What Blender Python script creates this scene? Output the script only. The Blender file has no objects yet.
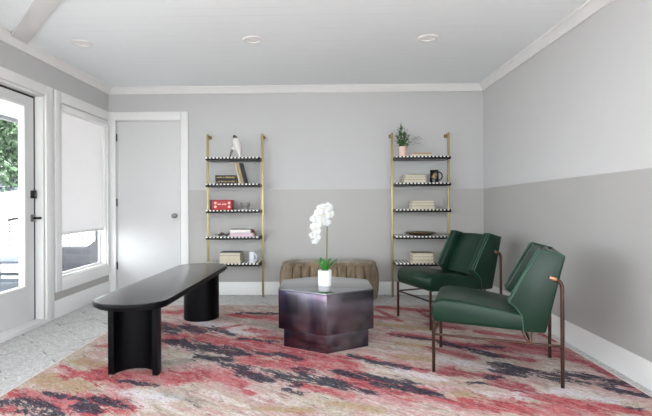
import bpy, bmesh, math, random
import numpy as np
from mathutils import Vector, Matrix
PI = math.pi
scn = bpy.context.scene
COL = scn.collection
random.seed(7)

# ------------------------------------------------------------------ tagging
def tag(o, label=None, cat=None, group=None, kind=None):
    if label: o['label'] = label
    if cat: o['category'] = cat
    if group: o['group'] = group
    if kind: o['kind'] = kind
    return o

def empty(name, loc=(0, 0, 0), rz=0.0):
    o = bpy.data.objects.new(name, None)
    o.empty_display_size = 0.1
    COL.objects.link(o)
    o.location = loc
    o.rotation_euler = (0, 0, rz)
    return o

def thing(name, label, cat, loc=(0, 0, 0), rz=0.0, group=None):
    return tag(empty(name, loc, rz), label, cat, group)

# ------------------------------------------------------------------ mesh building
class MB:
    def __init__(self):
        self.bm = bmesh.new()

    def _take(self, tmp, mat=None, smooth=False):
        if mat is not None:
            bmesh.ops.transform(tmp, matrix=mat, verts=tmp.verts)
        for f in tmp.faces:
            f.smooth = smooth
        me = bpy.data.meshes.new('tmp')
        tmp.to_mesh(me)
        tmp.free()
        self.bm.from_mesh(me)
        bpy.data.meshes.remove(me)

    def box(self, x0, x1, y0, y1, z0, z1, bev=0.0, seg=2, mat=None, smooth=False):
        t = bmesh.new()
        vs = [t.verts.new(p) for p in ((x0, y0, z0), (x1, y0, z0), (x1, y1, z0), (x0, y1, z0),
                                       (x0, y0, z1), (x1, y0, z1), (x1, y1, z1), (x0, y1, z1))]
        for f in ((3, 2, 1, 0), (4, 5, 6, 7), (0, 1, 5, 4), (1, 2, 6, 5), (2, 3, 7, 6), (3, 0, 4, 7)):
            t.faces.new([vs[i] for i in f])
        if bev > 0:
            bmesh.ops.bevel(t, geom=t.edges[:], offset=bev, segments=seg, profile=0.5, affect='EDGES')
        self._take(t, mat, smooth or bev > 0.012)
        return self

    def prism(self, pts, h0, h1, axis='z', bev=0.0, seg=3, mat=None, smooth=False):
        """outline in two axes, extruded along the third from h0 to h1"""
        def P(a, b, h):
            return {'z': (a, b, h), 'y': (a, h, b), 'x': (h, a, b)}[axis]
        t = bmesh.new()
        lo = [t.verts.new(P(a, b, h0)) for a, b in pts]
        hi = [t.verts.new(P(a, b, h1)) for a, b in pts]
        n = len(pts)
        t.faces.new(lo[::-1])
        t.faces.new(hi)
        for i in range(n):
            t.faces.new((lo[i], lo[(i + 1) % n], hi[(i + 1) % n], hi[i]))
        bmesh.ops.recalc_face_normals(t, faces=t.faces[:])
        if bev > 0:
            es = [e for e in t.edges if e.calc_face_angle(0) > 0.35]
            bmesh.ops.bevel(t, geom=es, offset=bev, segments=seg, profile=0.5, affect='EDGES', clamp_overlap=True)
        self._take(t, mat, smooth or bev > 0.012)
        return self

    def tube(self, pts, r, seg=10, cap=True, closed=False):
        """pts: list of 3-vectors; r: radius or list of radii"""
        pts = [Vector(p) for p in pts]
        n = len(pts)
        rs = r if isinstance(r, (list, tuple)) else [r] * n
        t = bmesh.new()
        rings = []
        up = Vector((0.0123, 0.0321, 1)).normalized()
        prev = None
        for i, p in enumerate(pts):
            if closed:
                d = (pts[(i + 1) % n] - pts[i - 1]).normalized()
            else:
                a = pts[max(i - 1, 0)]
                b = pts[min(i + 1, n - 1)]
                d = (b - a).normalized()
            if prev is None:
                ref = up if abs(d.dot(up)) < 0.95 else Vector((1, 0, 0))
                u = d.cross(ref).normalized()
            else:
                u = (prev - d * prev.dot(d))
                u = u.normalized() if u.length > 1e-6 else d.orthogonal().normalized()
            prev = u
            v = d.cross(u)
            rings.append([t.verts.new(p + (u * math.cos(2 * PI * k / seg) + v * math.sin(2 * PI * k / seg)) * rs[i])
                          for k in range(seg)])
        m = n if closed else n - 1
        for i in range(m):
            A, B = rings[i], rings[(i + 1) % n]
            for k in range(seg):
                t.faces.new((A[k], A[(k + 1) % seg], B[(k + 1) % seg], B[k]))
        if cap and not closed:
            t.faces.new(rings[0][::-1])
            t.faces.new(rings[-1])
        bmesh.ops.recalc_face_normals(t, faces=t.faces[:])
        self._take(t, None, True)
        return self

    def lathe(self, prof, c=(0, 0, 0), seg=32, sx=1.0, sy=1.0, smooth=True):
        t = bmesh.new()
        rings = []
        for r, z in prof:
            if r < 1e-5:
                rings.append([t.verts.new((c[0], c[1], c[2] + z))])
            else:
                rings.append([t.verts.new((c[0] + sx * r * math.cos(2 * PI * k / seg),
                                           c[1] + sy * r * math.sin(2 * PI * k / seg), c[2] + z)) for k in range(seg)])
        for A, B in zip(rings[:-1], rings[1:]):
            for k in range(seg):
                k2 = (k + 1) % seg
                if len(A) == 1 and len(B) == 1:
                    continue
                if len(A) == 1:
                    t.faces.new((A[0], B[k2], B[k]))
                elif len(B) == 1:
                    t.faces.new((A[k], A[k2], B[0]))
                else:
                    t.faces.new((A[k], A[k2], B[k2], B[k]))
        bmesh.ops.recalc_face_normals(t, faces=t.faces[:])
        self._take(t, None, smooth)
        return self

    def surf(self, grid, smooth=True, closed_u=False):
        """grid[i][j] of points"""
        t = bmesh.new()
        V = [[t.verts.new(p) for p in row] for row in grid]
        for i in range(len(V) - 1):
            m = len(V[i])
            for j in range(m if closed_u else m - 1):
                t.faces.new((V[i][j], V[i][(j + 1) % m], V[i + 1][(j + 1) % m], V[i + 1][j]))
        self._take(t, None, smooth)
        return self

    def poly(self, pts, smooth=False):
        vs = [self.bm.verts.new(p) for p in pts]
        f = self.bm.faces.new(vs)
        f.smooth = smooth
        return self

    def build(self, name, mat, parent=None, loc=None, rot=None):
        me = bpy.data.meshes.new(name)
        self.bm.to_mesh(me)
        self.bm.free()
        if mat: me.materials.append(mat)
        try:
            me.set_sharp_from_angle(angle=math.radians(38))
        except Exception:
            pass
        o = bpy.data.objects.new(name, me)
        COL.objects.link(o)
        if parent: o.parent = parent
        if loc: o.location = loc
        if rot: o.rotation_euler = rot
        return o

def copy_tree(o, parent=None):
    c = o.copy()
    COL.objects.link(c)
    c.parent = parent
    for ch in [k for k in COL.objects if k.parent is o]:
        copy_tree(ch, c)
    return c

# ------------------------------------------------------------------ materials
def S(c):
    """sRGB hex / tuple to linear"""
    if isinstance(c, str):
        c = [int(c[i:i + 2], 16) / 255 for i in (0, 2, 4)]
    return tuple(x / 12.92 if x <= .04045 else ((x + .055) / 1.055) ** 2.4 for x in c) + (1.0,)

class NT:
    def __init__(self, name):
        self.m = bpy.data.materials.new(name)
        self.m.use_nodes = True
        self.t = self.m.node_tree
        self.t.nodes.clear()
        self.out = self.t.nodes.new('ShaderNodeOutputMaterial')
    def n(self, typ, ins=None, **kw):
        nd = self.t.nodes.new(typ)
        for k, v in kw.items():
            setattr(nd, k, v)
        for k, v in (ins or {}).items():
            self.put(nd.inputs[k], v)
        return nd
    def put(self, sock, v):
        if isinstance(v, bpy.types.NodeSocket):
            self.t.links.new(v, sock)
        elif isinstance(v, bpy.types.Node):
            self.t.links.new(v.outputs[0], sock)
        else:
            sock.default_value = v
    def math(self, op, a, b=0.0, c=0.0, clamp=False):
        nd = self.t.nodes.new('ShaderNodeMath')
        nd.operation = op
        nd.use_clamp = clamp
        self.put(nd.inputs[0], a); self.put(nd.inputs[1], b); self.put(nd.inputs[2], c)
        return nd.outputs[0]
    def mix(self, f, a, b):
        nd = self.t.nodes.new('ShaderNodeMix')
        nd.data_type = 'RGBA'
        self.put(nd.inputs[0], f); self.put(nd.inputs[6], a); self.put(nd.inputs[7], b)
        return nd.outputs[2]
    def smooth(self, v, lo, hi):
        nd = self.t.nodes.new('ShaderNodeMapRange')
        nd.interpolation_type = 'SMOOTHSTEP'
        self.put(nd.inputs[0], v)
        nd.inputs[1].default_value = lo; nd.inputs[2].default_value = hi
        return nd.outputs[0]
    def coords(self, kind='Object', scale=(1, 1, 1), rot=(0, 0, 0), loc=(0, 0, 0)):
        tc = self.t.nodes.new('ShaderNodeTexCoord')
        mp = self.t.nodes.new('ShaderNodeMapping')
        self.t.links.new(tc.outputs[kind], mp.inputs[0])
        mp.inputs[1].default_value = loc; mp.inputs[2].default_value = rot; mp.inputs[3].default_value = scale
        return mp.outputs[0]
    def streaks(self, ang, scale, loc=(0, 0, 0)):
        v = self.coords(rot=(0, 0, math.radians(ang)))
        mp = self.t.nodes.new('ShaderNodeMapping')
        self.t.links.new(v, mp.inputs[0])
        mp.inputs[1].default_value = loc; mp.inputs[3].default_value = scale
        return mp.outputs[0]
    def noise(self, vec, scale, detail=3.0, rough=.55, dist=0.0):
        return self.n('ShaderNodeTexNoise', {'Vector': vec, 'Scale': scale, 'Detail': detail, 'Roughness': rough, 'Distortion': dist}).outputs[0]
    def bump(self, h, strength=.3, dist=.01):
        return self.n('ShaderNodeBump', {'Height': h, 'Strength': strength, 'Distance': dist}).outputs[0]
    def principled(self, **kw):
        b = self.n('ShaderNodeBsdfPrincipled')
        for k, v in kw.items():
            self.put(b.inputs[k.replace('_', ' ')], v)
        self.t.links.new(b.outputs[0], self.out.inputs[0])
        return b

def simple(name, col, rough=.5, metal=0.0, noise_amt=.06, nscale=14, bump=0.0, bscale=60, **kw):
    m = NT(name)
    v = m.coords()
    c = S(col)
    dark = tuple(x * (1 - noise_amt * 2) for x in c[:3]) + (1,)
    lite = tuple(min(1, x * (1 + noise_amt)) for x in c[:3]) + (1,)
    base = m.mix(m.noise(v, nscale), dark, lite)
    args = dict(Base_Color=base, Roughness=rough, Metallic=metal)
    args.update(kw)
    if bump:
        args['Normal'] = m.bump(m.noise(v, bscale, 4), bump, .004)
    m.principled(**args)
    return m.m

M = {}
M['trim'] = simple('white_trim_paint', 'e6e5e4', .38, noise_amt=.01)
M['door'] = simple('white_door_paint', 'd2d1d1', .65, noise_amt=.01)
M['brass'] = simple('brushed_brass', 'ab9b70', .38, .7, .04)
M['bronze'] = simple('bronze_tube', '523c33', .33, .9, .08, 30)
M['bronze_light'] = simple('bronze_end', '8d6a55', .28, .95, .05, 30)
M['blackboard'] = simple('black_lacquer', '060606', .35, 0, .05, Specular_IOR_Level=.3)
M['black'] = simple('black_metal', '070708', .4, 0, .05, Specular_IOR_Level=.3)
M['nickel'] = simple('satin_nickel', '8a8885', .3, .9, .05)
M['cream_paper'] = simple('cream_pages', 'cdc4b1', .85, 0, .05, 60)
M['white_ceramic'] = simple('white_ceramic', 'dddcda', .22, 0, .01)
M['leaf'] = simple('glossy_leaf', '3f7a34', .35, 0, .15, 20)
M['seal'] = simple('dark_door_seal', '060607', .8)

# wall paint in two tones, meeting at a level line
def wall_mat(name, hi, lo, slope=0.0):
    m = NT(name)
    v = m.coords()
    xyz = m.n('ShaderNodeSeparateXYZ', {'Vector': v}).outputs
    z = m.math('ADD', xyz[2], m.math('MULTIPLY', m.math('SUBTRACT', xyz[1], 5.47), slope))
    n = m.noise(v, 3.0, 4)
    up = m.mix(n, tuple(x * .97 for x in S(hi)[:3]) + (1,), S(hi))
    dn = m.mix(n, tuple(x * .94 for x in S(lo)[:3]) + (1,), S(lo))
    f = m.smooth(z, 1.237, 1.241)
    m.principled(Base_Color=m.mix(f, dn, up), Roughness=m.math('ADD', .42, m.math('MULTIPLY', f, .15)),
                 Normal=m.bump(m.noise(v, 130, 2), .06, .002))
    return m.m
M['wall'] = wall_mat('two_tone_grey_wall_paint', 'c0bfbf', 'b1aeab')
M['wall_r'] = wall_mat('two_tone_grey_wall_paint_right', 'c8c7c7', 'adaba9', .0135)

# plank ceiling: boards along X, turning along Y beyond the diagonal board
def ceiling_mat():
    m = NT('painted_plank_ceiling')
    v = m.coords()
    s = m.n('ShaderNodeSeparateXYZ', {'Vector': v})
    x, y = s.outputs[0], s.outputs[1]
    side = m.math('GREATER_THAN', m.math('ADD', m.math('MULTIPLY', x, .73), m.math('MULTIPLY', y, .69)), .78)
    a = m.math('ADD', m.math('MULTIPLY', y, side), m.math('MULTIPLY', x, m.math('SUBTRACT', 1.0, side)))
    fr = m.math('FRACT', m.math('MULTIPLY', a, 1 / .135))
    d = m.math('ABSOLUTE', m.math('SUBTRACT', fr, .5))
    groove = m.smooth(d, .46, .5)
    wob = m.noise(m.coords(scale=(.6, 9, 1)), 4, 3)
    n = m.math('MULTIPLY', groove, m.smooth(wob, .35, .65))
    col = m.mix(m.math('MULTIPLY', n, .4), S('f4f8fa'), S('cacdcf'))
    col = m.mix(m.math('MULTIPLY', m.noise(m.coords(scale=(.5, 14, 1)), 3, 3), .22), col, S('e9edef'))
    m.principled(Base_Color=col, Roughness=.55,
                 Normal=m.bump(m.math('MULTIPLY', groove, -1.0), .25, .004))
    return m.m
M['ceiling'] = ceiling_mat()

def carpet_mat():
    m = NT('grey_carpet_tiles')
    v = m.coords()
    vr = m.coords(rot=(0, 0, math.radians(45)))
    br = m.n('ShaderNodeTexBrick', {'Vector': vr, 'Scale': 1.0, 'Mortar Size': .006, 'Mortar Smooth': .4,
                                    'Brick Width': .62, 'Row Height': .31,
                                    'Color1': S('b3b3b0'), 'Color2': S('aeaeab'), 'Mortar': S('6f6f6d')})
    br.offset = .37
    fine = m.noise(v, 45, 6, .85)
    worn = m.noise(m.streaks(45, (1, 1.8, 1)), 11, 5, .7, .5)
    seam = m.math('MULTIPLY', br.outputs['Fac'], m.smooth(m.noise(v, 6, 2), .44, .56))
    base = m.mix(m.smooth(fine, .38, .62), S('aeadad'), S('dedddd'))
    base = m.mix(m.math('MULTIPLY', m.smooth(worn, .42, .62), .4), base, S('a9a8a8'))
    base = m.mix(m.math('MULTIPLY', seam, .75), base, S('6b6a6a'))
    m.principled(Base_Color=base, Roughness=.95, Specular_IOR_Level=.1, Normal=m.bump(fine, .35, .006))
    return m.m
M['carpet'] = carpet_mat()

def leather_mat():
    m = NT('dark_green_leather')
    v = m.coords()
    n = m.noise(v, 5, 3)
    col = m.mix(n, S('091d14'), S('113224'))
    gr = m.n('ShaderNodeTexVoronoi', {'Vector': v, 'Scale': 260.0}).outputs[0]
    m.principled(Base_Color=col, Specular_IOR_Level=.3, Roughness=m.math('ADD', .25, m.math('MULTIPLY', n, .12)),
                 Normal=m.bump(m.math('ADD', m.math('MULTIPLY', gr, .25), m.noise(v, 9, 2)), .12, .01))
    return m.m
M['leather'] = leather_mat()
M['piping'] = simple('green_piping', '345c4a', .4, 0, .05)

def velvet_mat():
    m = NT('taupe_velvet')
    v = m.coords()
    n = m.noise(m.coords(scale=(1, 1, .3)), 9, 4, .6)
    col = m.mix(m.smooth(n, .3, .7), S('594b3b'), S('937f66'))
    m.principled(Base_Color=col, Roughness=.75, Sheen_Weight=.3, Sheen_Roughness=.4,
                 Normal=m.bump(m.noise(v, 16, 3), .25, .01))
    return m.m
M['velvet'] = velvet_mat()

def patina_mat():
    m = NT('iridescent_burnished_steel')
    v = m.coords()
    n1 = m.noise(m.coords(scale=(1, 1, .55)), 3.2, 3, .5, .6)
    n2 = m.noise(m.coords(loc=(3, 1, 2)), 4.5, 2)
    n3 = m.noise(m.coords(scale=(1, 1, .04)), 45, 3)
    col = m.mix(m.smooth(n1, .35, .6), S('3b3a50'), S('777079'))
    col = m.mix(m.smooth(n2, .5, .72), col, S('583842'))
    col = m.mix(m.math('MULTIPLY', m.smooth(n2, .45, .28), .7), col, S('3f5450'))
    col = m.mix(m.math('MULTIPLY', m.smooth(n3, .45, .75), .12), col, S('7b6456'))
    m.principled(Base_Color=col, Metallic=.92, Roughness=m.math('ADD', .17, m.math('MULTIPLY', n3, .1)),
                 Normal=m.bump(m.noise(v, 6, 2), .12, .02))
    return m.m
M['patina'] = patina_mat()
M['steel_top'] = simple('polished_dark_steel_top', 'a3a4ab', .06, .95, .06, 3)

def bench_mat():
    m = NT('black_wood_sheen_tone')
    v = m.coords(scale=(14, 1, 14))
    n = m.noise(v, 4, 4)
    col = m.mix(n, S('1c1b20'), S('2a292f'))  # lighter than edge and legs: window sheen put into the top's colour
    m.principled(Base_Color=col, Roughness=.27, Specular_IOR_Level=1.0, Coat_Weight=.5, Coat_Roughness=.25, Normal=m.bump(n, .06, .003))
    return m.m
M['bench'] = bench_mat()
M['bench_leg'] = simple('black_satin_wood', '020204', .42, 0, .08, Specular_IOR_Level=.14)

def stripe_mat():
    m = NT('black_white_striped_inlay')
    v = m.coords()
    x = m.n('ShaderNodeSeparateXYZ', {'Vector': v}).outputs[0]
    f = m.math('FRACT', m.math('MULTIPLY', x, 1 / .0405))
    m.principled(Base_Color=m.mix(m.math('GREATER_THAN', f, .5), S('17171a'), S('f1eee8')), Roughness=.3)
    return m.m
M['stripe'] = stripe_mat()

def glass_mat(name, tint=(1, 1, 1, 1)):
    m = NT(name)
    tr = m.n('ShaderNodeBsdfTransparent', {'Color': tint})
    gl = m.n('ShaderNodeBsdfGlossy', {'Roughness': .02})
    lw_ = m.n('ShaderNodeLayerWeight', {'Blend': .5})
    fac = m.math('ADD', .04, m.math('MULTIPLY', m.math('POWER', lw_.outputs['Facing'], 5.0), .9))
    mx = m.n('ShaderNodeMixShader', {0: fac, 1: tr.outputs[0], 2: gl.outputs[0]})
    m.t.links.new(mx.outputs[0], m.out.inputs[0])
    return m.m
M['glass'] = glass_mat('clear_pane', (.96, .97, .97, 1))

def shade_mat():
    m = NT('white_roller_fabric')
    n = m.noise(m.coords(scale=(1, 1, 1)), 260, 2)
    c = m.mix(n, S('d8d6d6'), S('f6f4f4'))
    d = m.n('ShaderNodeBsdfDiffuse', {'Color': c})
    t = m.n('ShaderNodeBsdfTranslucent', {'Color': c})
    mx = m.n('ShaderNodeMixShader', {0: .38, 1: d.outputs[0], 2: t.outputs[0]})
    m.t.links.new(mx.outputs[0], m.out.inputs[0])
    return m.m
M['shade'] = shade_mat()

def rug_mat():
    m = NT('abstract_painted_rug')
    A = m.n('ShaderNodeVertexColor', layer_name='mask_a').outputs[0]
    B = m.n('ShaderNodeVertexColor', layer_name='mask_b').outputs[0]
    a = m.n('ShaderNodeSeparateColor', {0: A}).outputs
    b = m.n('ShaderNodeSeparateColor', {0: B}).outputs
    A_ = 38
    n_mid = m.noise(m.streaks(A_, (1.0, 3.8, 1)), 5.0, 9, .75, .7)
    n_fine = m.noise(m.streaks(A_, (1, 2.0, 1)), 30, 5, .8, .3)
    n_b = m.noise(m.streaks(A_, (1, 3.6, 1), (5, 3, 0)), 4.5, 9, .75, .7)
    n_c = m.noise(m.streaks(A_, (1, 2.2, 1), (9, 1, 0)), 3.2, 6, .65, .6)
    n_d = m.noise(m.streaks(A_, (1, 3.2, 1), (2, 7, 0)), 7.0, 8, .75, .8)
    def gr(n, k=.35):
        return m.math('SUBTRACT', m.math('ADD', m.math('MULTIPLY', n, 1 - k), m.math('MULTIPLY', n_fine, k)), .5)
    def lay(mask, n, amt, lo, hi, w=.85):
        return m.smooth(m.math('ADD', m.math('MULTIPLY', mask, w), m.math('MULTIPLY', gr(n), amt)), lo, hi)
    # ground: cream, blush, lavender-white and taupe, all mottled
    col = m.mix(m.smooth(n_c, .40, .60), S('c9bbab'), S('cda5a2'))
    col = m.mix(m.math('MULTIPLY', m.smooth(n_b, .48, .60), .8), col, S('e6dedd'))
    col = m.mix(m.math('MULTIPLY', m.smooth(n_d, .50, .60), .55), col, S('978a80'))
    col = m.mix(m.math('MULTIPLY', lay(a[2], n_b, 3.2, .35, .8), .8), col, S('b59b74'))
    col = m.mix(m.math('MULTIPLY', lay(b[0], n_d, 4.0, .4, .8), .8), col, S('e3dee5'))
    col = m.mix(m.math('MULTIPLY', lay(b[1], n_c, 4.0, .45, .9), .6), col, S('979a8f'))
    redc = m.mix(m.smooth(n_fine, .40, .60), S('a6202b'), S('cd6a70'))
    crim = m.mix(m.smooth(n_fine, .40, .60), S('86202f'), S('bd626d'))
    red = m.mix(m.smooth(b[2], .2, .6), redc, crim)
    red = m.mix(m.math('MULTIPLY', m.smooth(n_d, .50, .60), .6), red, S('6d2130'))
    red = m.mix(m.math('MULTIPLY', m.smooth(n_c, .52, .60), .45), red, S('d98f92'))
    # blush halo around the reds, then the reds, then navy
    col = m.mix(m.math('MULTIPLY', lay(a[1], n_c, 4.0, .25, .7), .65), col, m.mix(m.smooth(b[2], .1, .5), S('c4898a'), S('a8686f')))
    col = m.mix(m.math('MULTIPLY', lay(a[1], n_b, 6.5, .50, .85, .95), .93), col, red)
    navy = m.mix(m.smooth(n_fine, .40, .62), S('10121b'), S('42495e'))
    col = m.mix(m.math('MULTIPLY', lay(a[0], n_mid, 6.5, .50, .72, 1.02), .94), col, navy)
    # stray flecks of red and navy everywhere
    col = m.mix(m.math('MULTIPLY', m.smooth(n_d, .60, .66), .75), col, redc)
    col = m.mix(m.math('MULTIPLY', m.smooth(n_mid, .63, .68), .75), col, navy)
    tuft = m.noise(m.streaks(A_, (1, 1.6, 1), (4, 4, 0)), 55, 4, .8, .2)
    col = m.mix(m.math('MULTIPLY', m.smooth(tuft, .54, .40), .30), col, S('4a3a3e'))
    col = m.mix(m.math('MULTIPLY', m.smooth(tuft, .56, .66), .25), col, S('e8e0de'))
    col = m.mix(.14, col, S('2a2226'))
    m.principled(Base_Color=col, Roughness=.95, Specular_IOR_Level=.1, Normal=m.bump(m.noise(m.coords(), 170, 2), .25, .004))
    return m.m
M['rug'] = rug_mat()
RUG_STROKES = [('D',-1.66,2.51,-1.44,2.42,0.056),('D',-1.74,2.49,-1.62,2.46,0.036),('D',-1.25,2.53,-1.10,2.47,0.046),('D',-1.30,2.44,-1.16,2.39,0.054),('D',-1.59,2.62,-1.45,2.56,0.024),('D',-1.39,2.54,-1.30,2.52,0.025),('D',-1.09,2.45,-1.02,2.44,0.023),('D',-1.58,2.39,-1.35,2.35,0.033),('D',-1.23,2.80,-0.98,2.71,0.024),('D',-1.17,3.58,-0.62,3.33,0.092),('D',-1.41,4.05,-1.23,3.86,0.072),('D',-1.23,4.05,-1.01,3.86,0.062),('D',-0.97,3.98,-0.72,3.78,0.039),('D',-0.85,3.24,-0.66,3.16,0.060),('D',-0.66,3.10,-0.47,3.01,0.043),('D',-0.53,2.94,-0.37,2.81,0.038),('D',-0.62,3.31,-0.26,3.29,0.032),('D',-0.65,3.67,-0.33,3.59,0.030),('D',-0.79,4.52,-0.43,4.48,0.048),('D',-0.88,3.03,-0.82,3.01,0.019),('D',-0.32,3.31,-0.17,3.21,0.041),('D',-0.53,2.98,-0.33,2.80,0.037),('D',-0.38,2.98,-0.21,2.91,0.037),('D',-0.27,2.88,-0.14,2.75,0.041),('D',-0.16,3.02,-0.06,2.96,0.032),('D',-0.15,2.88,0.16,2.73,0.063),('D',-0.21,2.67,-0.14,2.62,0.030),('D',0.10,2.98,0.17,2.90,0.033),('D',0.20,3.25,0.53,3.02,0.038),('D',0.11,2.96,0.50,2.76,0.057),('D',0.31,2.76,0.61,2.65,0.044),('D',0.61,2.65,0.68,2.62,0.010),('D',0.11,2.73,0.27,2.64,0.038),('D',0.62,3.76,0.88,3.63,0.031),('D',0.91,3.58,1.20,3.28,0.048),('D',1.22,3.50,1.32,3.46,0.028),('D',1.14,3.12,1.45,2.88,0.047),('D',1.12,2.99,1.25,2.94,0.048),('D',0.87,2.79,0.95,2.79,0.023),('D',1.01,2.87,1.09,2.89,0.024),('D',1.25,2.96,1.42,2.82,0.037),('D',1.49,2.98,1.80,2.77,0.041),('D',1.49,2.85,1.67,2.74,0.033),('D',1.64,2.70,1.81,2.60,0.034),('D',1.57,2.47,1.65,2.44,0.016),('R',-1.87,2.65,-1.65,2.58,0.065),('R',-1.58,2.57,-1.15,2.50,0.076),('R',-1.42,2.48,-1.17,2.36,0.064),('R',-1.68,2.42,-1.57,2.37,0.043),('R',-1.11,2.40,-1.00,2.38,0.045),('R',-1.55,2.88,-1.37,2.97,0.092),('R',-1.74,3.04,-1.55,2.93,0.023),('R',-1.48,2.86,-1.15,2.76,0.075),('R',-1.32,2.87,-0.99,2.89,0.099),('R',-1.01,2.87,-0.64,2.89,0.115),('R',-1.69,3.48,-1.60,3.46,0.037),('R',-1.25,3.66,-0.99,3.72,0.132),('R',-1.45,4.11,-1.05,3.95,0.090),('R',-1.15,3.72,-0.63,3.54,0.123),('R',-0.65,3.67,-0.32,3.47,0.086),('R',-0.76,3.59,0.12,3.17,0.101),('R',-0.50,3.20,-0.15,3.02,0.101),('R',-0.22,3.17,0.17,2.93,0.094),('R',-0.56,2.98,-0.38,2.88,0.044),('R',-0.14,2.77,0.12,2.59,0.046),('R',-1.61,4.56,-1.41,4.56,0.074),('R',-0.87,4.44,-0.39,4.29,0.072),('R',-0.61,3.92,-0.51,3.87,0.063),('R',-0.49,3.72,-0.34,3.67,0.051),('R',-0.88,3.95,-0.73,4.08,0.036),('R',0.12,3.21,0.21,3.06,0.059),('R',0.11,2.88,0.56,2.67,0.069),('R',0.17,2.77,0.48,2.57,0.058),('R',0.23,3.27,0.65,2.99,0.040),('R',0.50,2.82,0.57,2.63,0.018),('R',-0.65,2.92,-0.49,2.75,0.053),('R',-0.45,2.65,-0.40,2.61,0.022),('C',0.77,2.94,1.03,2.89,0.074),('C',0.82,3.02,1.15,2.74,0.055),('C',1.02,2.78,1.18,2.68,0.050),('C',0.93,4.70,1.00,4.37,0.029),('C',0.49,4.37,0.67,4.33,0.059),('C',0.59,3.81,0.91,3.63,0.061),('C',0.79,3.43,1.02,3.26,0.053),('C',0.96,3.53,1.60,3.39,0.092),('C',1.34,3.56,1.71,3.39,0.086),('C',1.55,3.44,1.80,3.07,0.070),('C',1.71,3.39,1.78,2.90,0.033),('C',1.24,3.28,1.40,3.18,0.044),('C',1.74,2.80,1.83,2.63,0.021),('C',1.77,3.82,1.80,3.63,0.032),('C',0.53,4.69,0.70,4.23,0.027),('C',0.95,4.12,1.16,3.97,0.052),('C',0.59,4.78,1.06,4.61,0.061),('C',1.30,3.88,1.57,3.74,0.051),('R',0.79,2.51,1.22,2.43,0.094),('R',1.20,2.60,1.43,2.43,0.079),('R',1.32,2.53,1.62,2.41,0.055),('R',0.59,2.57,0.83,2.47,0.035),('T',-1.71,2.83,-1.42,2.68,0.095),('T',-1.49,2.75,-1.40,2.83,0.045),('T',-1.67,3.15,-1.47,3.04,0.066),('T',0.54,3.25,0.74,3.21,0.061),('T',0.46,4.12,0.91,3.96,0.061),('T',0.59,3.55,0.76,3.48,0.045),('T',0.77,2.63,1.02,2.57,0.064),('T',0.65,2.85,0.72,2.78,0.032),('T',0.04,2.50,0.29,2.42,0.045),('T',-0.33,2.43,-0.07,2.41,0.035),('T',1.06,4.61,1.35,4.30,0.054),('W',-1.05,4.11,-0.60,3.87,0.137),('W',-0.67,3.54,-0.46,3.54,0.074),('W',0.81,3.21,1.08,3.03,0.063),('W',1.35,2.68,1.55,2.55,0.056),('W',1.11,2.64,1.30,2.64,0.054),('W',-0.39,3.47,-0.17,3.38,0.032),('W',0.88,2.64,1.08,2.57,0.050),('W',0.49,2.99,0.71,2.85,0.058),('W',-1.09,2.61,-0.84,2.55,0.064),('G',-1.13,3.10,-0.85,3.20,0.074),('G',-0.90,2.62,-0.66,2.49,0.068),('G',-0.92,4.37,-0.36,3.96,0.082),('G',1.31,2.78,1.27,2.58,0.017),('G',1.53,2.64,1.53,2.52,0.017),('G',0.50,4.23,0.59,3.96,0.021)]
# ================================================================== THE ROOM
XL, XR, YB, YF, ZC = -2.53, 1.885, 5.47, -2.6, 2.45
def struct(mb, name, mat, parent=None):
    o = mb.build(name, mat, parent)
    if parent is None: o['kind'] = 'structure'
    return o

struct(MB().box(XL - .2, XR + .15, YF - .15, YB + .15, -.12, 0), 'floor', M['carpet'])
struct(MB().box(XL - .2, XR + .15, YF - .15, YB + .15, ZC, ZC + .12), 'ceiling', M['ceiling'])
T = .13
# left wall with three openings: large side glazing (behind the view), glazed door, window
DY0, DY1, DZ = 3.225, 4.18, 2.075
WY0, WY1, WZ0, WZ1 = 4.43, 5.395, .37, 2.06
GY0, GY1, GZ0, GZ1 = -1.6, 2.7, .35, 2.15
w = MB()
def lw(y0, y1, z0, z1): w.box(XL - T, XL, y0, y1, z0, z1)
lw(YF - .13, GY0, 0, ZC); lw(GY0, GY1, 0, GZ0); lw(GY0, GY1, GZ1, ZC); lw(GY1, DY0, 0, ZC)
lw(DY0, DY1, DZ, ZC); lw(DY1, WY0, 0, ZC); lw(WY0, WY1, 0, WZ0); lw(WY0, WY1, WZ1, ZC); lw(WY1, YB + .13, 0, ZC)
struct(w, 'wall_left', M['wall'])
HY0, HY1 = -2.2, 1.4
w = MB()
w.box(XR, XR + T, YF - .13, HY0, 0, ZC); w.box(XR, XR + T, HY1, YB + .13, 0, ZC)
w.box(XR, XR + T, HY0, HY1, 0, GZ0); w.box(XR, XR + T, HY0, HY1, GZ1, ZC)
struct(w, 'wall_right', M['wall_r'])
# back wall with the opening of the white door
BX0, BX1 = -2.44, -1.68
w = MB()
w.box(XL, BX0, YB, YB + T, 0, ZC); w.box(BX0, BX1, YB, YB + T, 2.065, ZC); w.box(BX1, XR, YB, YB + T, 0, ZC)
struct(w, 'wall_back', M['wall'])
# wall behind the camera with a wide window
FX0, FX1, FZ0, FZ1 = -2.1, 1.5, .3, 2.2
w = MB()
w.box(XL, FX0, YF - T, YF, 0, ZC); w.box(FX1, XR, YF - T, YF, 0, ZC)
w.box(FX0, FX1, YF - T, YF, 0, FZ0); w.box(FX0, FX1, YF - T, YF, FZ1, ZC)
struct(w, 'wall_front', M['wall'])

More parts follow.
